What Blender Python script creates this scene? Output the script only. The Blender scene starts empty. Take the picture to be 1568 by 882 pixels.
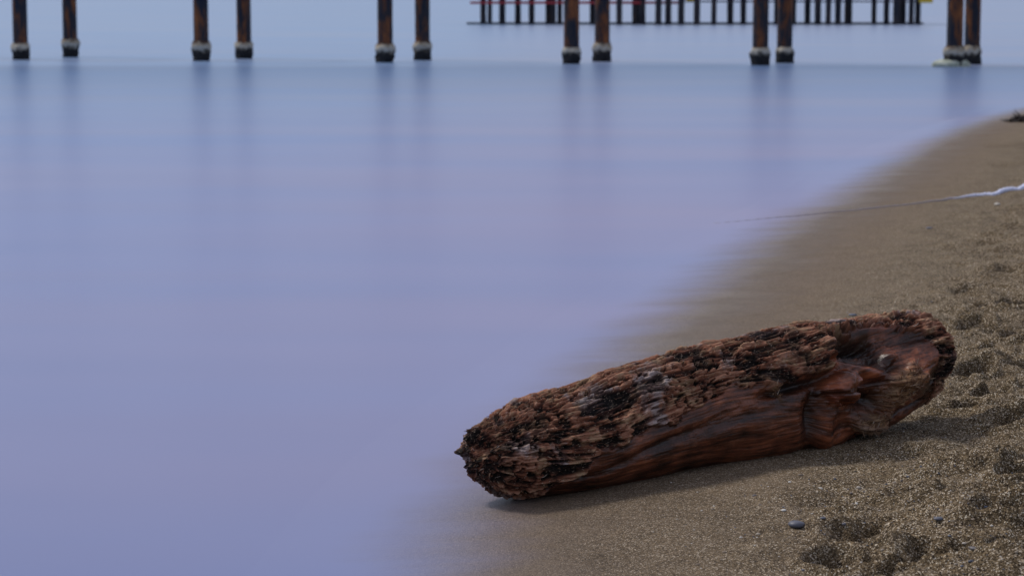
import bpy, math, random
import numpy as np
from mathutils import Vector, Matrix
random.seed(7); RNG=np.random.default_rng(11)
scene=bpy.context.scene
# ------------------------------------------------------------------ camera
H=1.53; LENS=85.0; FP=1568*LENS/36.0; PITCH=math.atan(460/FP)
cam_d=bpy.data.cameras.new("camera"); cam=bpy.data.objects.new("camera",cam_d)
scene.collection.objects.link(cam); scene.camera=cam
cam.location=(0,0,H); cam.rotation_euler=(math.pi/2-PITCH,0,0)
cam_d.lens=LENS; cam_d.sensor_width=36; cam_d.clip_end=9000; cam_d.clip_start=0.1
cam_d.dof.use_dof=True; cam_d.dof.focus_distance=7.4; cam_d.dof.aperture_fstop=6.3
cp,sp=math.cos(PITCH),math.sin(PITCH)
def ray(x,y):            # survey helper: direction of a sight line
    a=(x-784)/FP; b=-(y-441)/FP
    return np.array([a, cp+b*sp, -sp+b*cp])
def at_z(x,y,z=0.0):
    d=ray(x,y); t=(z-H)/d[2]; return np.array([d[0]*t,d[1]*t,z])
def at_y(x,y,Y):
    d=ray(x,y); t=Y/d[1]; return np.array([d[0]*t,Y,H+d[2]*t])
# ------------------------------------------------------------------ noise
def _h(i,j,k,s):
    n=(i.astype(np.int64)*374761393+j.astype(np.int64)*668265263+k.astype(np.int64)*2147483647+s*974634777)&0xffffffff
    n=((n^(n>>13))*1274126177)&0xffffffff
    n=((n^(n>>16))*2246822519)&0xffffffff
    n=n^(n>>15)
    return (n&0xffffff)/float(0xffffff)
def vn(x,y,z=None,s=0):
    x=np.asarray(x,float);y=np.asarray(y,float)
    z=np.zeros_like(x) if z is None else np.asarray(z,float)
    i,j,k=np.floor(x),np.floor(y),np.floor(z)
    fx,fy,fz=x-i,y-j,z-k
    fx=fx*fx*(3-2*fx);fy=fy*fy*(3-2*fy);fz=fz*fz*(3-2*fz)
    r=0
    for a in (0,1):
        wx=fx if a else 1-fx
        for b in (0,1):
            wy=fy if b else 1-fy
            for c in (0,1):
                wz=fz if c else 1-fz
                r=r+wx*wy*wz*_h(i+a,j+b,k+c,s)
    return r
def fbm(x,y,z=None,o=4,s=0):
    if z is None: z=np.zeros_like(np.asarray(x,float))
    r=0;a=1;t=0
    for q in range(o):
        r=r+a*vn(x*2**q+q*17.3,y*2**q+q*5.1,z*2**q+q*9.7,s+q);t+=a;a*=.5
    return r/t
def sst(e0,e1,x):
    t=np.clip((x-e0)/(e1-e0),0,1);return t*t*(3-2*t)
# ------------------------------------------------------------------ shoreline / terrain
shore_px=[(640,882),(690,770),(765,680),(855,600),(960,510),(1045,450),(1110,400),(1190,345),(1270,305),(1335,265),(1400,225),(1480,193),(1568,167)]
sp_=[at_z(*p) for p in shore_px]
ys=[-400,-60,-10,0,4]+[p[1] for p in sp_]+[40,55,90,200,900]
xs=[-160,-22,-3.2,-.75,-.42]+[p[0] for p in sp_]+[12.5,24,60,200,900]
Yd=np.arange(-400,900,0.1); Xd=np.interp(Yd,ys,xs)
k=np.hanning(25);k/=k.sum(); Xd=np.convolve(np.pad(Xd,12,mode='edge'),k,'valid')
Gd=np.gradient(Xd,Yd)
def shore_s(X,Y):
    xsr=np.interp(Y,Yd,Xd); g=np.interp(Y,Yd,Gd)
    return (X-xsr)/np.sqrt(1+g*g)
S0=-0.46      # where the still water level meets the beach
def base_h(X,Y):
    s=shore_s(X,Y)-S0
    sc=np.clip(s,0,6)
    up=0.064*sc*(sc+.28)/(sc+.75)+0.02*np.clip(s-6,0,60)
    dn=np.maximum(0.10*s,-2.5)
    return np.where(s>0,up+.004,dn+.004)
def ground_hit(x,y):
    d=ray(x,y); t=3.0
    for _ in range(6000):
        p=d*t
        if H+p[2]<base_h(np.array(p[0]),np.array(p[1])): break
        t+=0.01
    return np.array([p[0],p[1],H+p[2]])
# dents (footprints and scuffs) : px x, px y, half width px, depth
dent_px=[(1497,714,62,.058),(1320,803,74,.038),(1440,846,76,.045),(1465,755,34,.045),(1490,577,38,.04),(1500,543,40,.04),
(1548,652,38,.05),(1488,503,32,.04),(1525,440,48,.05),(1560,735,38,.055),(1545,415,40,.05),(1550,352,50,.05),(1512,325,40,.04),
(1275,852,40,.05),(1545,600,38,.05),(1560,520,34,.05),(1515,610,28,.035),(1555,690,33,.045),(1500,470,32,.04),(1560,470,36,.05),
(1395,760,34,.022),(1560,800,42,.05),(1360,870,55,.04),(1565,385,36,.05),(1530,372,34,.04),(1560,320,34,.05),
(1470,630,40,.032),(1545,562,33,.045),(1520,800,48,.04),(1530,768,32,.035),(1555,860,42,.05),(1480,450,30,.035),(1560,250,34,.045),(1540,222,30,.045),(1510,280,30,.025)]
dents=[]
for (x,y,w,dp) in dent_px:
    p=ground_hit(x,y); dents.append((p[0],p[1],w/FP*p[1],dp*1.2,RNG.uniform(0,.4),RNG.uniform(.7,.95)))
for i in range(120):
    yy=RNG.uniform(8.5,30) if i>30 else RNG.uniform(2,6); s=RNG.uniform(1.85,6)
    dents.append((float(np.interp(yy,Yd,Xd))+s*1.05,yy,RNG.uniform(.08,.16),RNG.uniform(.025,.055),RNG.uniform(-.3,.5),RNG.uniform(.55,.9)))
def sand_hd(X,Y):
    h=base_h(X,Y); s=shore_s(X,Y); D=np.zeros_like(h)
    near=(1-sst(40,60,Y))
    rough=sst(1.0,1.6,s+0.4*(vn(X*1.3,Y*1.3,s=5)-.5)+.35*sst(7.3,6.2,Y))*near
    h=h+(fbm(X*.8,Y*.8,o=3,s=3)-.5)*0.03*sst(.3,1.5,s)*near
    n=fbm(X*4,Y*6,o=4,s=9); n2=fbm(X*12,Y*16,o=3,s=21); n3=1-np.abs(2*fbm(X*2.2,Y*5.2,o=3,s=29)-1)
    h=h+rough*((n-.5)*.12+(n2-.5)*.042+(n3-.7)*.055)
    h=h+(fbm(X*9,Y*9,o=3,s=31)-.5)*.007*sst(.3,.8,s)*near
    h=h+(fbm(X*30,Y*30,o=2,s=33)-.5)*.007*sst(.6,1.3,s)*near
    for (dx,dy,r,dp,sk,asp) in dents:
        m=(np.abs(X-dx)<r*3)&(np.abs(Y-dy)<r*3)
        if not m.any(): continue
        xx=X[m];yy=Y[m]
        wob=1.1*(fbm(xx*16,yy*20,o=3,s=44)-.5)
        q=np.sqrt(((xx-dx)/r)**2+((yy-dy-sk*(xx-dx))/(r*asp))**2)+wob
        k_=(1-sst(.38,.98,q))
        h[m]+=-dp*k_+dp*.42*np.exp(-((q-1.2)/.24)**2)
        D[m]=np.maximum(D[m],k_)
    return h,D
def sand_h(X,Y): return sand_hd(X,Y)[0]
def spaced(fine0,fine1,step,lo,hi,g=1.12):
    a=list(np.arange(fine0,fine1,step)); d=step
    while a[-1]<hi: d*=g; a.append(a[-1]+d)
    b=[];d=step;v=fine0
    while v>lo: d*=g; v-=d; b.append(v)
    return np.array(b[::-1]+a)
def raw_mesh(name,co,f,attrs=None,smooth=True):
    me=bpy.data.meshes.new(name); nf=len(f); w=f.shape[1]
    me.vertices.add(len(co)); me.vertices.foreach_set("co",co.astype(np.float32).ravel())
    me.loops.add(nf*w); me.loops.foreach_set("vertex_index",f.astype(np.int32).ravel())
    me.polygons.add(nf); me.polygons.foreach_set("loop_start",np.arange(0,nf*w,w,dtype=np.int32))
    me.polygons.foreach_set("loop_total",np.full(nf,w,dtype=np.int32))
    me.polygons.foreach_set("use_smooth",np.full(nf,smooth))
    me.update(calc_edges=True); me.validate()
    for k_,v in (attrs or {}).items():
        a=me.attributes.new(k_,'FLOAT','POINT'); a.data.foreach_set("value",np.asarray(v,np.float32).ravel())
    ob=bpy.data.objects.new(name,me); scene.collection.objects.link(ob); return ob
def grid_mesh(name,gx,gy,zf,attrs=None):
    X,Y=np.meshgrid(gx,gy); Z=zf(X,Y); at=attrs(X,Y) if attrs else None
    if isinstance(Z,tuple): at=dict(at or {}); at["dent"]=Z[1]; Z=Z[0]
    co=np.stack([X,Y,Z],-1).reshape(-1,3)
    nx,ny=len(gx),len(gy)
    I=np.arange(nx*ny).reshape(ny,nx)
    f=np.stack([I[:-1,:-1],I[:-1,1:],I[1:,1:],I[1:,:-1]],-1).reshape(-1,4)
    return raw_mesh(name,co,f,at)
# ------------------------------------------------------------------ node helper
class N:
    def __init__(s,name):
        s.m=bpy.data.materials.new(name); s.m.use_nodes=True; s.t=s.m.node_tree; s.t.nodes.clear()
        s.out=s.new('ShaderNodeOutputMaterial')
    def new(s,t,**kw):
        n=s.t.nodes.new(t)
        for k_,v in kw.items(): setattr(n,k_,v)
        return n
    def set(s,n,k_,v):
        if hasattr(v,'is_output') : s.t.links.new(v,n.inputs[k_])
        else: n.inputs[k_].default_value=v
    def attr(s,name): return s.new('ShaderNodeAttribute',attribute_name=name).outputs['Fac']
    def pos(s): return s.new('ShaderNodeNewGeometry').outputs['Position']
    def mapp(s,v,sc,rot=(0,0,0)):
        n=s.new('ShaderNodeMapping'); s.set(n,'Vector',v); n.inputs['Scale'].default_value=sc; n.inputs['Rotation'].default_value=rot; return n.outputs[0]
    def noise(s,v,scale,detail=4,rough=.55):
        n=s.new('ShaderNodeTexNoise'); s.set(n,'Vector',v); n.inputs['Scale'].default_value=scale; n.inputs['Detail'].default_value=detail; n.inputs['Roughness'].default_value=rough; return n.outputs['Fac']
    def ramp(s,f,stops):
        n=s.new('ShaderNodeValToRGB'); s.set(n,'Fac',f); e=n.color_ramp.elements
        while len(e)<len(stops): e.new(.5)
        for q,(p,c) in zip(e,stops):
            q.position=p; q.color=(c,c,c,1) if isinstance(c,(int,float)) else (*c,1)
        return n.outputs['Color']
    def mr(s,v,a,b,c=0,d=1,smooth=True):
        n=s.new('ShaderNodeMapRange',interpolation_type='SMOOTHSTEP' if smooth else 'LINEAR')
        s.set(n,'Value',v)
        for k_,x in zip(('From Min','From Max','To Min','To Max'),(a,b,c,d)): n.inputs[k_].default_value=x
        return n.outputs[0]
    def mix(s,f,a,b,mode='MIX'):
        n=s.new('ShaderNodeMix',data_type='RGBA',blend_type=mode)
        s.set(n,0,f)
        for i,x in ((6,a),(7,b)):
            if isinstance(x,tuple): n.inputs[i].default_value=(*x,1)
            else: s.t.links.new(x,n.inputs[i])
        return n.outputs[2]
    def math(s,op,a,b=0,c=0):
        n=s.new('ShaderNodeMath',operation=op); s.set(n,0,a); s.set(n,1,b); s.set(n,2,c); return n.outputs[0]
    def bump(s,h,st,dist,nrm=None):
        n=s.new('ShaderNodeBump'); s.set(n,'Height',h); s.set(n,'Strength',st); n.inputs['Distance'].default_value=dist
        if nrm: s.set(n,'Normal',nrm)
        return n.outputs[0]
    def bsdf(s,col,rough=.8,spec=.3,nrm=None,**kw):
        n=s.new('ShaderNodeBsdfPrincipled')
        n.inputs['Base Color'].default_value=(0,0,0,1)
        s.set(n,'Base Color',(*col,1) if isinstance(col,tuple) else col); s.set(n,'Roughness',rough); s.set(n,'Specular IOR Level',spec)
        if nrm: s.set(n,'Normal',nrm)
        for k_,v in kw.items(): s.set(n,k_,v)
        return n.outputs[0]
    def done(s,sh): s.t.links.new(sh,s.out.inputs['Surface']); return s.m
WROUGH=.30; WSPEC=.34
def water_colour(n,p):
    """milky long-calm sea colour, from world position"""
    sx=n.new('ShaderNodeSeparateXYZ'); n.set(sx,0,p)
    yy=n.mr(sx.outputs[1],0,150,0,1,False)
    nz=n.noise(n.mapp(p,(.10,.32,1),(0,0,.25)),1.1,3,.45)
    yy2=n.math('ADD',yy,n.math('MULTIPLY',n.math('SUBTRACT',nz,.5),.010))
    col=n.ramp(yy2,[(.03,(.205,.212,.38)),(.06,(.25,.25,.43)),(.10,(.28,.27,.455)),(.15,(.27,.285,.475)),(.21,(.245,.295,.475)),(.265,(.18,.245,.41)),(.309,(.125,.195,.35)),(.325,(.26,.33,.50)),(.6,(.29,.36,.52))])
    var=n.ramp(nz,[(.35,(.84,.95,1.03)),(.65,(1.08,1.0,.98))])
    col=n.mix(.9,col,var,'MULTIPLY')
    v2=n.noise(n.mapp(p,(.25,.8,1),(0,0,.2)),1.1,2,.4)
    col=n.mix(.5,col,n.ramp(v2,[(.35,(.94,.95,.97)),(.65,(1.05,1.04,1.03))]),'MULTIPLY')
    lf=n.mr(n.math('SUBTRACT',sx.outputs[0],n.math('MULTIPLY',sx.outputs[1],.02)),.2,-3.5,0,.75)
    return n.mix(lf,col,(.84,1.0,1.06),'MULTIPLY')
# ------------------------------------------------------------------ sand
def mat_sand():
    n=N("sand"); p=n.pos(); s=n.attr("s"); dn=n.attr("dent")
    vor=n.new('ShaderNodeTexVoronoi'); n.set(vor,'Vector',p); vor.inputs['Scale'].default_value=330
    sep=n.new('ShaderNodeSeparateColor'); n.set(sep,0,vor.outputs['Color'])
    r=sep.outputs[0]
    dry=n.ramp(r,[(0,(.016,.011,.007)),(.28,(.068,.047,.025)),(.6,(.150,.107,.058)),(.86,(.27,.20,.118)),(.965,(.66,.58,.46))])
    wetc=n.ramp(r,[(0,(.095,.071,.049)),(.4,(.185,.137,.092)),(.85,(.24,.182,.125)),(.98,(.34,.275,.205))])
    w=n.noise(p,2.2,3)
    s2=n.math('ADD',s,n.math('MULTIPLY',w,.5))
    f=n.mr(s2,.75,1.5)
    sxx=n.new('ShaderNodeSeparateXYZ'); n.set(sxx,0,p)
    nearf=n.mr(sxx.outputs[1],9.5,5.8,0,.75)
    f=n.math('MAXIMUM',f,n.math('MULTIPLY',nearf,n.mr(s2,.45,.9)))
    col=n.mix(f,wetc,dry)
    var=n.noise(p,7,5,.6); var2=n.noise(p,70,3,.6)
    col=n.mix(n.math('MULTIPLY_ADD',f,.5,.25),col,n.ramp(var,[(.3,.34),(.7,.62)]),'OVERLAY')
    col=n.mix(n.math('MULTIPLY',f,.7),col,n.ramp(var2,[(.3,.30),(.7,.70)]),'OVERLAY')
    band=n.math('MULTIPLY',n.mr(s2,.40,.62),n.mr(s2,1.15,.70))
    col=n.mix(band,col,(.84,.82,.82),'MULTIPLY')
    # dents darkened in the sand colour, standing in for their shade
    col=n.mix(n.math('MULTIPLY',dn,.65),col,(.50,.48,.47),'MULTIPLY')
    # thin milky sheet of swash lying on the sand
    e=n.noise(n.mapp(p,(1.0,2.0,1),(0,0,.15)),1.5,3,.5); e2=n.noise(n.mapp(p,(2.0,10,1),(0,0,.14)),1.2,3,.5)
    s3=n.math('ADD',s,n.math('ADD',n.math('MULTIPLY',n.math('SUBTRACT',e,.5),.28),n.math('MULTIPLY',n.math('SUBTRACT',e2,.5),.08)))
    al=n.mr(s3,.34,-.26)
    al=n.math('MAXIMUM',al,n.mr(s,-.20,-.38))
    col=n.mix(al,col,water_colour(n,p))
    inv=n.math('SUBTRACT',1.0,al)
    g=n.noise(p,260,2,.6)
    b=n.bump(g,n.math('MULTIPLY',inv,.8),.006); b=n.bump(n.noise(p,60,3),n.math('MULTIPLY',inv,.5),.008,b)
    rough=n.mr(s2,.4,1.1,.40,.9)
    rough=n.mix(al,rough,(WROUGH,WROUGH,WROUGH))
    return n.done(n.bsdf(col,rough,WSPEC,b,IOR=1.36))
gx=spaced(-1.0,2.3,.0085,-4000,4000); gy=spaced(5.4,10.5,.0095,-600,6000,1.03)
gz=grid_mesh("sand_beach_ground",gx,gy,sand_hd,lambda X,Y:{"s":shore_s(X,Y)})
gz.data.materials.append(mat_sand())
# ------------------------------------------------------------------ water
def mat_water():
    n=N("sea_water"); p=n.pos()
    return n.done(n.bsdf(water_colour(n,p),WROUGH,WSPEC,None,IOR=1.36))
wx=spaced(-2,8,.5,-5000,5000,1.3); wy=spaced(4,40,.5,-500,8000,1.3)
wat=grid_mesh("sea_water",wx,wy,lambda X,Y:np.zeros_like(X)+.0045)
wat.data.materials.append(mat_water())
# ------------------------------------------------------------------ driftwood log
st=np.array([(741,652,748,.105),(762,641,761,.12),(800,621,766,.132),(880,597,762,.145),(960,568,742,.16),(1060,536,716,.17),(1160,514,702,.175),
(1220,506,690,.175),(1290,493,676,.17),(1340,486,657,.155),(1378,481,632,.14),(1408,480,618,.125)],float)
UX0,UX1=741,1408
gA=ground_hit(800,766); gB=ground_hit(1300,674)
dA,dB=gA[1]+.05,gB[1]+.07
def dep(x): return dA+(dB-dA)*(x-800)/500*1.08
NU,NV=1000,660
U=np.linspace(UX0,UX1,NU)
def smooth_interp(x,xp,fp,w=61):
    v=np.interp(x,xp,fp); kk=np.hanning(w);kk/=kk.sum()
    return np.convolve(np.pad(v,w//2,mode='reflect',reflect_type='odd'),kk,'valid')
top=smooth_interp(U,st[:,0],st[:,1]); bot=smooth_interp(U,st[:,0],st[:,2]); ad=smooth_interp(U,st[:,0],st[:,3])
C=np.zeros((NU,3)); B=np.zeros(NU)
for i in range(NU):
    Y=dep(U[i]); a=at_y(U[i],top[i],Y); b=at_y(U[i],bot[i],Y)
    C[i]=(a+b)/2; B[i]=(a[2]-b[2])/2
B*=np.sqrt(np.clip(1-(.19*ad/B)**2,.5,1))
ax=C[-1]-C[0]; ax[2]=0; AXL=np.linalg.norm(ax); ax/=AXL
side=np.array([ax[1],-ax[0],0.]); up=np.array([0,0,1.])
L=(C-C[0])@ax
NC=70
PH=np.linspace(0,2*np.pi,NV,endpoint=False)
idx=np.concatenate([np.zeros(NC,int),np.arange(NU),np.full(NC,NU-1)])
ca_=np.sin(np.linspace(0.02,np.pi/2,NC,endpoint=False))
scl=np.concatenate([ca_,np.ones(NU),ca_[::-1]**.75])
endp=np.concatenate([-(1-ca_**6)*.022,np.zeros(NU),np.sqrt(1-ca_[::-1]**2)*.05])
cap=np.concatenate([np.ones(NC),np.zeros(NU),np.ones(NC)])
Li=L[idx][:,None]+0*PH[None,:]; Ux=U[idx][:,None]+0*PH[None,:]
PHg=0*Li+PH[None,:]; cosP,sinP=np.cos(PHg),np.sin(PHg)
ph=((np.degrees(PHg)+180)%360)-180
S=scl[:,None]; A_=ad[idx][:,None]; B_=B[idx][:,None]
sec=1+.05*np.cos(2*PHg+1.0)+.035*np.cos(3*PHg+Li*3)+.14*(fbm(Li*3+9,cosP*1.3+5,sinP*1.3+5,o=3,s=2)-.5)
qy=cosP*A_*S; qz=sinP*B_*S
bx=[742,790,850,900,960,1050,1130,1200,1250,1275,1300,1340,1372,1392,1404,1408]
bp=[-120,-75,-28,-3,10,24,28,30,40,66,76,74,66,60,20,-60]
csh=cosP*A_*FP/7.6*(abs(side[0]))
bang=np.interp(Ux+.45*csh,bx,bp)
far=np.where(ph>90,180-ph,np.where(ph<-90,-180-ph,ph))
wob=(fbm(Li*12,qy*20+3,qz*20+3,o=4,s=8)-.5)*60
rm=sst(-4,5,np.where(np.abs(ph)<=90,far-bang+wob, far+10+wob*.5))
rm=np.maximum(rm,cap[:,None]*1.0)
wy_=.040*(fbm(Li*3.5,qy*6,qz*6,o=2,s=71)-.5); wz_=.06*(fbm(Li*3.5,qy*6,qz*6,o=2,s=72)-.5)
fy=qy+wy_; fz=qz+wz_
n1=fbm(Li*5.5,fy*95,fz*95,o=2,s=12); n2=fbm(Li*14,fy*210,fz*210,o=2,s=13)
n3=fbm(Li*9,fy*52,fz*52,o=2,s=14); n4=fbm(Li*45,fy*240,fz*240,o=2,s=15)
n5=fbm(Li*55,fy*75,fz*75,o=2,s=17); n6=fbm(Li*14,fy*30,fz*30,o=3,s=27)
lowf=fbm(Li*4,qy*7,qz*7,o=3,s=16)
rid=1-np.abs(2*n1-1)*2.0
gul=sst(.50,.66,n3); worm=sst(.58,.68,n5); chunk=sst(.52,.60,n6)
lw=sst(.38,.62,lowf)
dr=(.0065*(rid-.5)+.0075*(n2-.5)*2-.012*gul*(.35+.65*lw)-.012*worm*(.35+.65*(1-lw))-.008*chunk+.003*(n4-.5)+.036*(lowf-.5))
ds=.020*(fbm(Li*5,fy*9,fz*9,o=3,s=18)-.5)+.0045*(fbm(Li*4,fy*60,fz*60,o=3,s=19)-.5)+.0012*(n2-.5)
disp=ds*(1-rm)+(dr+.010)*rm
disp+=rm*.026*np.exp(-((Ux-1222)/48)**2)*sst(5,35,ph)*(ph<120)
disp-=(1-rm)*.026*sst(1215,1275,Ux+.5*csh)*sst(1390,1330,Ux)*(ph>5)*(ph<85)
def feat(x,y,rx,ry,ang=0):
    i=int(np.clip((x-UX0-25)/(UX1-UX0)*NU,0,NU-1)); c=(top[i]+bot[i])/2; hh=(bot[i]-top[i])/2
    p0=math.degrees(math.asin(max(-1,min(1,(c-y)/hh))))+10
    xx=(Ux+csh-x); yy=(p0-ph)*math.pi/180*hh
    ca,sa=math.cos(math.radians(ang)),math.sin(math.radians(ang))
    a=(xx*ca+yy*sa)/rx; b=(-xx*sa+yy*ca)/ry
    d=np.sqrt(a*a+b*b); return np.where(np.abs(ph)<100,d,99)
kd=np.zeros_like(disp); tan=np.zeros_like(disp); dark=np.zeros_like(disp)
w_=(fbm(Li*40,qy*40,qz*40,o=3,s=61)-.5)
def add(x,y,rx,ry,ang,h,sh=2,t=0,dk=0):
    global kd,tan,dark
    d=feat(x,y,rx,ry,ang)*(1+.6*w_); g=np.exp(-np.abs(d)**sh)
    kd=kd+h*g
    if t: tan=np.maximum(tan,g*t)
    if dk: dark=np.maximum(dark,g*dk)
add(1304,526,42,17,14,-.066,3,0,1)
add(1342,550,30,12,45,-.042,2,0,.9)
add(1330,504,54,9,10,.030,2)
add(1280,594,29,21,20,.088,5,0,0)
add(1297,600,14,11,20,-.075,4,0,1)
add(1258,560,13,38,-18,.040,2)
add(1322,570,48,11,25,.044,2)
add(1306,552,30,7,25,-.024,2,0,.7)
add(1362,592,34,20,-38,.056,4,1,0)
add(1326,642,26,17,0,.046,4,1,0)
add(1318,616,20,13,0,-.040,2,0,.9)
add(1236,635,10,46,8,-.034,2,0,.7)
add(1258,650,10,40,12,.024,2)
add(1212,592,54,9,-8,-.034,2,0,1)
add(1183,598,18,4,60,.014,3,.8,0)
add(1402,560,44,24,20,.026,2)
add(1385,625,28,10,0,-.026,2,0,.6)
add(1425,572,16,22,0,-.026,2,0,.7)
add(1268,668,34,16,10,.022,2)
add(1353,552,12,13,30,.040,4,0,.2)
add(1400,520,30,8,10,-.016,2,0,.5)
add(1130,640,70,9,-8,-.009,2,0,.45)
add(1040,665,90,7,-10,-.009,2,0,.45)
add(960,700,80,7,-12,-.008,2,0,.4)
disp+=kd+tan*(.018*(n2-.5)*1.5+.02*(n3-.5)*1.5+.012*(n4-.5))
rough_all=np.clip(np.maximum(rm,tan),0,1)
R=np.stack([qy*sec,qz*sec],-1)
nrm2=np.stack([cosP/ A_,sinP/B_],-1); nrm2/=np.linalg.norm(nrm2,axis=-1,keepdims=True)
dc=disp*np.where(cap[:,None]>0,np.clip(S*1.2-.2,0,1),1)
R=R+nrm2*dc[...,None]
axn=fbm(qy*60+3,qz*60+7,Li*0,o=4,s=41)-.5; axn2=fbm(qy*12+3,qz*12+7,Li*0,o=2,s=49)-.5
eL=sst(.10,0,Li); eR=sst(AXL-.07,AXL,Li)
axo=endp[:,None]+eL*(.070*axn+.035*axn2)+eR*(.055*axn+.07*axn2)
P=C[idx][:,None,:]+R[...,0:1]*side+R[...,1:2]*up+(axo)[...,None]*ax
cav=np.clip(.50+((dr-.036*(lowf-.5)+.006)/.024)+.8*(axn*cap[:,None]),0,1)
M=len(idx)
I=np.arange(M*NV).reshape(M,NV); I2=np.roll(I,-1,1)
F=np.stack([I[:-1],I2[:-1],I2[1:],I[1:]],-1).reshape(-1,4)[:,::-1]
grain=np.stack([Li,fy,fz],-1)
log_e=bpy.data.objects.new("driftwood_log",None); scene.collection.objects.link(log_e); log_e.location=C[NU//2]
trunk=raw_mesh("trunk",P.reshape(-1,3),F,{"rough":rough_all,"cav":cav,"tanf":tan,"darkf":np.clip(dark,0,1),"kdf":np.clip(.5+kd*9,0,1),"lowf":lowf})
ga=trunk.data.attributes.new("grain",'FLOAT_VECTOR','POINT'); ga.data.foreach_set("vector",grain.astype(np.float32).ravel())
def parent(o,p):
    o.parent=p; o.matrix_parent_inverse=Matrix.Translation(-Vector(p.location))
parent(trunk,log_e)
def mat_wood():
    n=N("driftwood"); r=n.attr("rough"); cv=n.attr("cav"); tn=n.attr("tanf"); dk=n.attr("darkf"); kf=n.attr("kdf")
    g=n.new('ShaderNodeAttribute',attribute_name="grain").outputs['Vector']
    st1=n.noise(n.mapp(g,(6,80,80)),1,4,.6); st2=n.noise(n.mapp(g,(24,260,260)),1,3,.6)
    big=n.noise(g,6,4,.6); mid=n.noise(n.mapp(g,(14,34,34)),1,4,.65); fin=n.noise(n.mapp(g,(90,330,330)),1,2,.6)
    big2=n.noise(n.mapp(g,(9,9,9),(0,0,1)),1,4,.6)
    c=n.ramp(st1,[(.30,(.030,.011,.007)),(.45,(.115,.036,.018)),(.58,(.225,.073,.034)),(.75,(.33,.135,.070))])
    c=n.mix(.9,c,n.ramp(big2,[(.38,(.24,.20,.19)),(.52,(.80,.73,.70)),(.66,(1.35,1.25,1.15))]),'MULTIPLY')
    c=n.mix(.9,c,n.ramp(kf,[(.2,(.25,.21,.20)),(.5,(.95,.95,.95)),(.8,(1.6,1.5,1.4))]),'MULTIPLY')  # relief shading painted in: hollows darker, raised rims lighter
    c=n.mix(n.ramp(fin,[(.67,0),(.74,.5)]),c,(.34,.20,.12))
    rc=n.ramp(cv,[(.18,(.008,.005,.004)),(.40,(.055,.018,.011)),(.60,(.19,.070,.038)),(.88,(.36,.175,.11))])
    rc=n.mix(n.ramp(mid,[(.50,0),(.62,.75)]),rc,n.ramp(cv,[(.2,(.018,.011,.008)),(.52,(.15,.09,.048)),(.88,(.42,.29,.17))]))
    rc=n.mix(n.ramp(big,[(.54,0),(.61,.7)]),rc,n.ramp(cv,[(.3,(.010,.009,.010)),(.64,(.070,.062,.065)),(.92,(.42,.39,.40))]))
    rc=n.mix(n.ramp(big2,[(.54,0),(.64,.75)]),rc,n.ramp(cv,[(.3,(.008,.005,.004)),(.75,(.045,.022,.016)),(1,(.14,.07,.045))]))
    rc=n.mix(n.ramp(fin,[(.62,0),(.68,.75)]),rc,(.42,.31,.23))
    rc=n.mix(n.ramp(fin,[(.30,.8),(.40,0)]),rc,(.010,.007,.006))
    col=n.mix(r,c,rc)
    col=n.mix(n.math('MULTIPLY',tn,.8),col,n.ramp(st2,[(.3,(.050,.024,.012)),(.52,(.24,.13,.06)),(.72,(.48,.32,.18))]))
    col=n.mix(n.math('MULTIPLY',dk,.9),col,(.010,.006,.005))  # shade of the hollows and grooves painted near black
    hgt=n.math('ADD',n.math('MULTIPLY',st2,.8),n.math('MULTIPLY',fin,.5))
    b=n.bump(hgt,.8,.007)
    b2=n.bump(st2,.25,.003,n.bump(st1,.6,.007))
    A=n.bsdf(col,.34,.5,b2); Bs=n.bsdf(col,.85,.2,b)
    m=n.new('ShaderNodeMixShader'); n.set(m,0,r); n.t.links.new(A,m.inputs[1]); n.t.links.new(Bs,m.inputs[2])
    return n.done(m.outputs[0])
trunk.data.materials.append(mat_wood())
cand=np.argwhere((rough_all>.85)&(ph>-100)&(ph<150))
def surf_normal(i,j):
    i0,i1=max(i-3,0),min(i+3,M-1); j0,j1=(j-3)%NV,(j+3)%NV
    nn=np.cross(P[i1,j]-P[i0,j],P[i,j1]-P[i,j0]); nn=nn/(np.linalg.norm(nn)+1e-9)
    if nn@(P[i,j]-C[idx[i]])<0: nn=-nn
    return nn
vs=[];fs=[];tone=[]
def shard(p,d,l,w,t,tn_):
    d=d/np.linalg.norm(d); a=np.cross(d,[.3,.2,.9]); a/=np.linalg.norm(a); b=np.cross(d,a)
    k0=len(vs); bend=RNG.normal(0,.22,2)
    for (q,r_) in [(-.1,.9),(.3,1.),(.7,.6),(1,.08)]:
        c=p+d*l*q+(a*bend[0]+b*bend[1])*l*q*q
        for (s1,s2) in ((1,.2),(0,1),(-1,-.2),(0,-1)):
            vs.append(c+a*w*r_*s1+b*t*r_*s2); tone.append(tn_)
    for r_ in range(3):
        for q in range(4):
            fs.append((k0+r_*4+q,k0+r_*4+(q+1)%4,k0+r_*4+4+(q+1)%4,k0+r_*4+4+q))
for q in range(1300):
    i,j=cand[RNG.integers(len(cand))]
    nn=surf_normal(i,j); sgn=-1 if RNG.random()<.6 else 1
    d=ax*sgn+nn*RNG.uniform(-.02,.15)+RNG.normal(0,.10,3); incap=cap[i]>0
    if incap: d=(ax*(-1 if i<NC else 1))+RNG.normal(0,.35,3)
    shard(P[i,j]-nn*.001,d,RNG.uniform(.006,.026)*(.7 if incap else 1),RNG.uniform(.0006,.0016),RNG.uniform(.0005,.0012),RNG.random())
cand2=np.argwhere(tan>.5)
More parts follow.
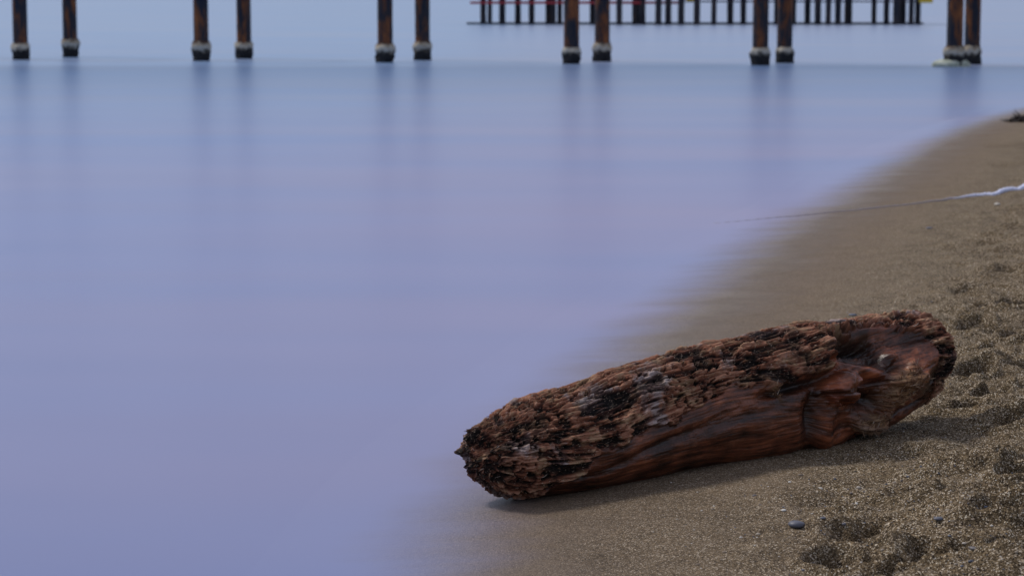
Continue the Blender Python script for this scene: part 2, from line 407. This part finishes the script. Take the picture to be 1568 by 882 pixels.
for q in range(340):
    i,j=cand2[RNG.integers(len(cand2))]; nn=surf_normal(i,j)
    shard(P[i,j],nn*.5+ax*RNG.normal(0,.5)+np.array([0,0,.4])+RNG.normal(0,.2,3),RNG.uniform(.008,.026),.0016,.0009,.7+.25*RNG.random())
spl=raw_mesh("splinters",np.array(vs),np.array(fs),{"tone":np.array(tone)},smooth=False); parent(spl,log_e)
n=N("splinter_wood"); t_=n.attr("tone")
spl.data.materials.append(n.done(n.bsdf(n.ramp(t_,[(0,(.02,.012,.01)),(.35,(.07,.028,.018)),(.65,(.16,.07,.043)),(.88,(.28,.17,.105)),(.99,(.48,.42,.37))]),.8,.2)))
# ------------------------------------------------------------------ pebbles
def ico(sub=1):
    import bmesh
    bm=bmesh.new(); bmesh.ops.create_icosphere(bm,subdivisions=sub,radius=1)
    v=np.array([x.co[:] for x in bm.verts]); f=np.array([[w.index for w in x.verts] for x in bm.faces]); bm.free(); return v,f
iv,if_=ico(2)
pv=[];pf=[];pt=[];plist=[]
for (x,y,r,t) in [(1220,804,.024,.3),(1437,811,.015,.3),(1474,436,.022,.05),(1306,483,.020,.28),(1423,350,.022,.3),(1527,314,.030,.8),(1500,470,.012,.1),(1440,555,.008,.4),(1260,800,.010,.3),(1130,700,.006,.3),(1390,735,.007,.1),(1490,860,.014,.35)]:
    g=ground_hit(x,y); plist.append((g[0],g[1],r,t,.45))
cnt=0
while cnt<3400:
    y=5.6+abs(RNG.normal(0,1.9)); s=RNG.uniform(.5,2.8); x=float(np.interp(y,Yd,Xd))+s
    if RNG.random()>float(sst(.5,1.7,np.array(s)))*(1 if y<7.0 else .3): continue
    plist.append((x,y,RNG.choice([.0018,.0026,.004,.007],p=[.36,.38,.19,.07])*RNG.uniform(.8,1.3),RNG.random(),.6)); cnt+=1
PLx=np.array([p[0] for p in plist]);PLy=np.array([p[1] for p in plist]); PLz=sand_h(PLx,PLy)
for (x,y,r,t,flat),z in zip(plist,PLz):
    s_=np.array([r,r*RNG.uniform(.6,.95),r*flat*RNG.uniform(.7,1)])
    v=iv*(1+.22*(vn(iv[:,0]*1.3+x*91,iv[:,1]*1.3+y*37,iv[:,2]*1.3)-.5)[:,None])*s_
    a=RNG.uniform(0,6.28); ca,sa=math.cos(a),math.sin(a)
    v=np.stack([v[:,0]*ca-v[:,1]*sa,v[:,0]*sa+v[:,1]*ca,v[:,2]],-1)+np.array([x,y,z+s_[2]*.35])
    pf.append(if_+len(pv)*len(iv)); pv.append(v); pt.append(np.full(len(iv),t))
peb=raw_mesh("beach_pebbles",np.concatenate(pv),np.concatenate(pf),{"tone":np.concatenate(pt)})
n=N("pebble"); t_=n.attr("tone")
peb.data.materials.append(n.done(n.bsdf(n.ramp(t_,[(0,(.02,.02,.022)),(.25,(.10,.12,.17)),(.45,(.16,.12,.085)),(.7,(.32,.27,.21)),(.97,(.66,.64,.6))]),.5,.4)))
# ------------------------------------------------------------------ rope
def tube(name,pts,rad,mat):
    cu=bpy.data.curves.new(name,'CURVE'); cu.dimensions='3D'; sp=cu.splines.new('POLY'); sp.points.add(len(pts)-1)
    for q,p in zip(sp.points,pts): q.co=(*p[:3],1)
    for q,r_ in zip(sp.points,rad): q.radius=r_
    cu.bevel_depth=1; cu.bevel_resolution=2
    ob=bpy.data.objects.new(name,cu); scene.collection.objects.link(ob)
    bpy.context.view_layer.update(); me=bpy.data.meshes.new_from_object(ob.evaluated_get(bpy.context.evaluated_depsgraph_get()))
    bpy.data.objects.remove(ob); o=bpy.data.objects.new(name,me); scene.collection.objects.link(o); me.materials.append(mat); return o
rp=[(1640,279),(1600,284),(1568,289),(1545,294),(1520,299),(1495,300),(1470,303),(1440,307),(1400,312),(1340,319),(1280,325),(1220,331),(1150,337),(1080,343)]
cx=[];R0=[]
gp=[ground_hit(*q) for q in rp]
for i in range(len(gp)-1):
    for q in range(14):
        t=q/14; p=gp[i]*(1-t)+gp[i+1]*t; u=i+t
        wx_=.05*(float(vn(np.array(u*2.3),np.array(1.)))-.5)
        z=float(sand_h(np.array([[p[0]]]),np.array([[p[1]+wx_]]))[0,0])
        z=max(z,.004)+float(np.interp(u,[0,9,11,13],[.004,.002,0,-.004]))
        cx.append((p[0],p[1]+wx_,z)); R0.append(float(np.interp(u,[0,4,5,6.5,8,13],[.020,.018,.013,.008,.0055,.0045]))*(1+.35*math.sin(u*60)))
n=N("rope"); sx=n.new('ShaderNodeSeparateXYZ'); n.set(sx,0,n.pos())
f=n.mr(sx.outputs[0],gp[7][0],gp[5][0])
rope=tube("mooring_rope",cx,R0,n.done(n.bsdf(n.mix(f,(.32,.29,.31),(.62,.66,.85)),.7,.3)))
# seaweed tangle at the far waterline
g0=ground_hit(1562,186)
vs=[];fs=[];tone=[]
for q in range(900):
    a=RNG.uniform(0,6.28); r_=RNG.random()**.7
    p=np.array([g0[0]+.45+r_*.6*math.cos(a),g0[1]+r_*.5*math.sin(a),0]); p[2]=float(base_h(np.array(p[0]),np.array(p[1])))+.12*(1-r_)*RNG.random()
    d=RNG.normal(0,1,3); d[2]=abs(d[2])*.15
    shard(p,d,RNG.uniform(.05,.14),.018,.008,RNG.random())
sw=raw_mesh("seaweed_clump",np.array(vs),np.array(fs),{"tone":np.array(tone)},smooth=False)
n=N("seaweed"); sw.data.materials.append(n.done(n.bsdf(n.ramp(n.attr("tone"),[(0,(.012,.010,.010)),(1,(.05,.035,.028))]),.6,.3)))
# ------------------------------------------------------------------ piers
def mat_steel():
    n=N("rusty_steel"); p=n.pos()
    a=n.noise(n.mapp(p,(5,5,1.1)),1.3,5,.6); b=n.noise(n.mapp(p,(22,22,5)),1,4,.7)
    f=n.math('ADD',n.math('MULTIPLY',a,.75),n.math('MULTIPLY',b,.35))
    c=n.ramp(f,[(.45,(.010,.014,.030)),(.54,(.026,.024,.030)),(.60,(.12,.042,.018)),(.70,(.26,.09,.028)),(.82,(.12,.07,.05))])
    return n.done(n.bsdf(c,.7,.3,n.bump(b,.5,.02)))
steel=mat_steel()
n=N("mussel_crust"); zz=n.attr("hz"); nb=n.noise(n.pos(),12,4,.6)
c=n.ramp(n.math('ADD',zz,n.math('MULTIPLY',n.math('SUBTRACT',nb,.5),.65)),[(.0,(.012,.014,.018)),(.50,(.022,.022,.024)),(.60,(.10,.09,.075)),(.72,(.50,.48,.42)),(.90,(.36,.30,.22)),(1.,(.07,.04,.03))])
crust=n.done(n.bsdf(c,.85,.2,n.bump(n.noise(n.pos(),40,3),.6,.02)))
def lathe(name,x,y,zs,rs,mat,seed=0,amp=0,seg=28,hz=False):
    zs=np.array(zs);rs=np.array(rs)
    an=np.linspace(0,2*np.pi,seg,endpoint=False)
    Z,Aa=np.meshgrid(zs,an,indexing='ij'); Rr=rs[:,None]+0*Aa
    if amp: Rr=Rr+amp*(fbm(np.cos(Aa)*2.2+seed,np.sin(Aa)*2.2+seed,Z*9,o=3,s=seed)-.4)
    co=np.stack([x+Rr*np.cos(Aa),y+Rr*np.sin(Aa),Z],-1).reshape(-1,3)
    I=np.arange(len(zs)*seg).reshape(len(zs),seg); I2=np.roll(I,-1,1)
    f=np.stack([I[:-1],I2[:-1],I2[1:],I[1:]],-1).reshape(-1,4)
    at={"hz":np.clip((Z+.05)/.45,0,1)} if hz else None
    o=raw_mesh(name,co,f,at); o.data.materials.append(mat); return o
def box(name,c,dirv,l,w,h,mat):
    d=Vector((dirv[0],dirv[1],0)).normalized(); s=Vector((-d.y,d.x,0)); c=Vector(c); co=[]
    for a in (-1,1):
        for b in (-1,1):
            for e in (-1,1): co.append(c+d*a*l/2+s*b*w/2+Vector((0,0,e*h/2)))
    f=np.array([(0,1,3,2),(4,6,7,5),(0,4,5,1),(2,3,7,6),(0,2,6,4),(1,5,7,3)])
    o=raw_mesh(name,np.array([list(v) for v in co]),f,None,False); o.data.materials.append(mat); return o
pier=bpy.data.objects.new("pier",None); scene.collection.objects.link(pier)
rowA=[(32,92),(308.5,94),(590,96.4),(875,98.6),(1164,100.8),(1461,103)]
rowB=[(108,88.4),(374,90.6),(647,92.8),(922,95),(1201,97.2),(1488,99.4)]
PA=[[at_z(x,y) for (x,y) in row] for row in (rowA,rowB)]; k_=0
DZ=3.6
dirp=PA[0][-1]-PA[0][0]; dirp/=np.linalg.norm(dirp)
step=(PA[0][-1]-PA[0][0])/5; heads=[]
for r_,q_ in enumerate(PA):
    ext=[q_[0]-2*step,q_[0]-step]+q_+[q_[-1]+step,q_[-1]+2*step,q_[-1]+3*step]; heads.append(ext)
    for p in ext:
        k_+=1; R_=.155
        parent(lathe(f"pile_{k_}",p[0],p[1],np.linspace(-2.6,DZ,40),[R_]*40,steel,k_,.006),pier)
        zz_=np.linspace(-.6,.33+.10*RNG.random(),34); top_=zz_[-1]
        rr_=R_+.014+.024*np.exp(-((zz_-top_+.12)/.07)**2); rr_[-1]=R_-.01; rr_[-2]=R_+.01
        parent(lathe(f"mussel_collar_{k_}",p[0],p[1],zz_,rr_,crust,k_+50,.095,36,True),pier)
for q,(a,b) in enumerate(zip(*heads)):
    c=(a+b)/2; d=b-a
    parent(box(f"cross_head_{q}",(c[0],c[1],DZ+.07),d,np.linalg.norm(d)+.5,.14,.14,steel),pier)
mid_=(PA[0][0]+PA[0][-1]+PA[1][0]+PA[1][-1])/4
across=(PA[1][2]-PA[0][2])
for q,off in enumerate((-.5,.5)):
    c=mid_+step*.5+across*off
    parent(box(f"stringer_{q}",(c[0],c[1],DZ+.205),dirp,np.linalg.norm(step)*11,.10,.12,steel),pier)
bv,bf=ico(3); g0=at_z(1450,102)
v=bv*(1+.5*(vn(bv[:,0]*1.6+5,bv[:,1]*1.6,bv[:,2]*1.6)-.5)[:,None])*np.array([.38,.3,.13])+np.array([g0[0],g0[1]-.35,.03])
rk=raw_mesh("algae_covered_rock",v,bf); n=N("algae_rock"); rk.data.materials.append(n.done(n.bsdf(n.ramp(n.noise(n.pos(),9,4),[(.35,(.30,.34,.27)),(.6,(.52,.56,.48))]),.8,.2)))
# distant pier
pier2=bpy.data.objects.new("pier",None); scene.collection.objects.link(pier2)
fx=[740,769,793,814,840,857,907,948,972,984,1008,1023,1042,1067,1093,1118,1138,1163,1190,1214,1237,1252,1268,1283,1300,1338,1357,1372,1383,1395,1405]
D2=at_z(1000,38.5)[1]
n=N("dark_timber"); darkt=n.done(n.bsdf(n.ramp(n.noise(n.mapp(n.pos(),(4,4,1)),1.5,4),[(.35,(.018,.022,.034)),(.6,(.04,.036,.042)),(.85,(.11,.06,.04))]),.8,.2))
n=N("red_paint"); redm=n.done(n.bsdf(n.ramp(n.noise(n.pos(),2,3),[(.3,(.25,.02,.03)),(.7,(.42,.05,.06))]),.6,.3))
n=N("yellow_paint"); yel=n.done(n.bsdf(n.ramp(n.noise(n.pos(),2,3),[(.3,(.5,.36,.04)),(.7,(.65,.5,.06))]),.6,.3))
for q,x in enumerate(fx):
    p=at_z(x,38.5+RNG.uniform(-.8,.8)); rr=RNG.uniform(.10,.135)
    parent(lathe(f"pile_{q}",p[0],p[1],np.linspace(-2.4,1.5,12),[rr]*12,darkt,q,.02,14),pier2)
    if q%4==0: parent(lathe(f"rear_pile_{q}",p[0]+.25,p[1]+2.6,np.linspace(-2.4,1.5,8),[rr*.8]*8,darkt,q,.02,12),pier2)
def xat(x): return at_z(x,38.5)[0]
for (a,b,z,m,w,h) in [(715,1412,.06,darkt,.25,.08),(720,1040,.90,redm,.14,.10),(1040,1412,.95,darkt,.14,.06),(1050,1068,1.02,yel,.3,.14),(1405,1425,1.0,yel,.4,.22),(715,1425,1.6,darkt,2.6,.14)]:
    xa,xb=xat(a),xat(b); parent(box("beam",((xa+xb)/2,D2+ (1.3 if w>2 else -.2),z),(1,0),xb-xa,w,h,m),pier2)
# ------------------------------------------------------------------ light and sky
W=bpy.data.worlds.new("World"); scene.world=W; W.use_nodes=True; t=W.node_tree; t.nodes.clear()
sky=t.nodes.new('ShaderNodeTexSky'); sky.sky_type='NISHITA'; sky.sun_disc=False
EL=math.radians(50); AZ=math.radians(-54)
sky.sun_elevation=EL; sky.sun_rotation=AZ
b1=t.nodes.new('ShaderNodeBackground'); b1.inputs[1].default_value=.05; t.links.new(sky.outputs[0],b1.inputs[0])
tc=t.nodes.new('ShaderNodeTexCoord'); sx=t.nodes.new('ShaderNodeSeparateXYZ'); t.links.new(tc.outputs['Generated'],sx.inputs[0])
cr=t.nodes.new('ShaderNodeValToRGB'); t.links.new(sx.outputs[2],cr.inputs[0])
e=cr.color_ramp.elements; e[0].position=0; e[0].color=(.30,.36,.52,1); e[1].position=.6; e[1].color=(.52,.50,.56,1)
b2=t.nodes.new('ShaderNodeBackground'); t.links.new(cr.outputs[0],b2.inputs[0]); b2.inputs[1].default_value=.60
ad_=t.nodes.new('ShaderNodeAddShader'); t.links.new(b1.outputs[0],ad_.inputs[0]); t.links.new(b2.outputs[0],ad_.inputs[1])
wo=t.nodes.new('ShaderNodeOutputWorld'); t.links.new(ad_.outputs[0],wo.inputs[0])
sd=bpy.data.lights.new("sun",'SUN'); sd.energy=2.0; sd.angle=math.radians(11); sd.color=(1,.93,.85)
so=bpy.data.objects.new("sun",sd); scene.collection.objects.link(so)
sdir=Vector((math.sin(AZ)*math.cos(EL),math.cos(AZ)*math.cos(EL),math.sin(EL)))
so.rotation_euler=sdir.to_track_quat('Z','Y').to_euler()
scene.view_settings.view_transform='Standard'; scene.view_settings.look='None'; scene.view_settings.exposure=0
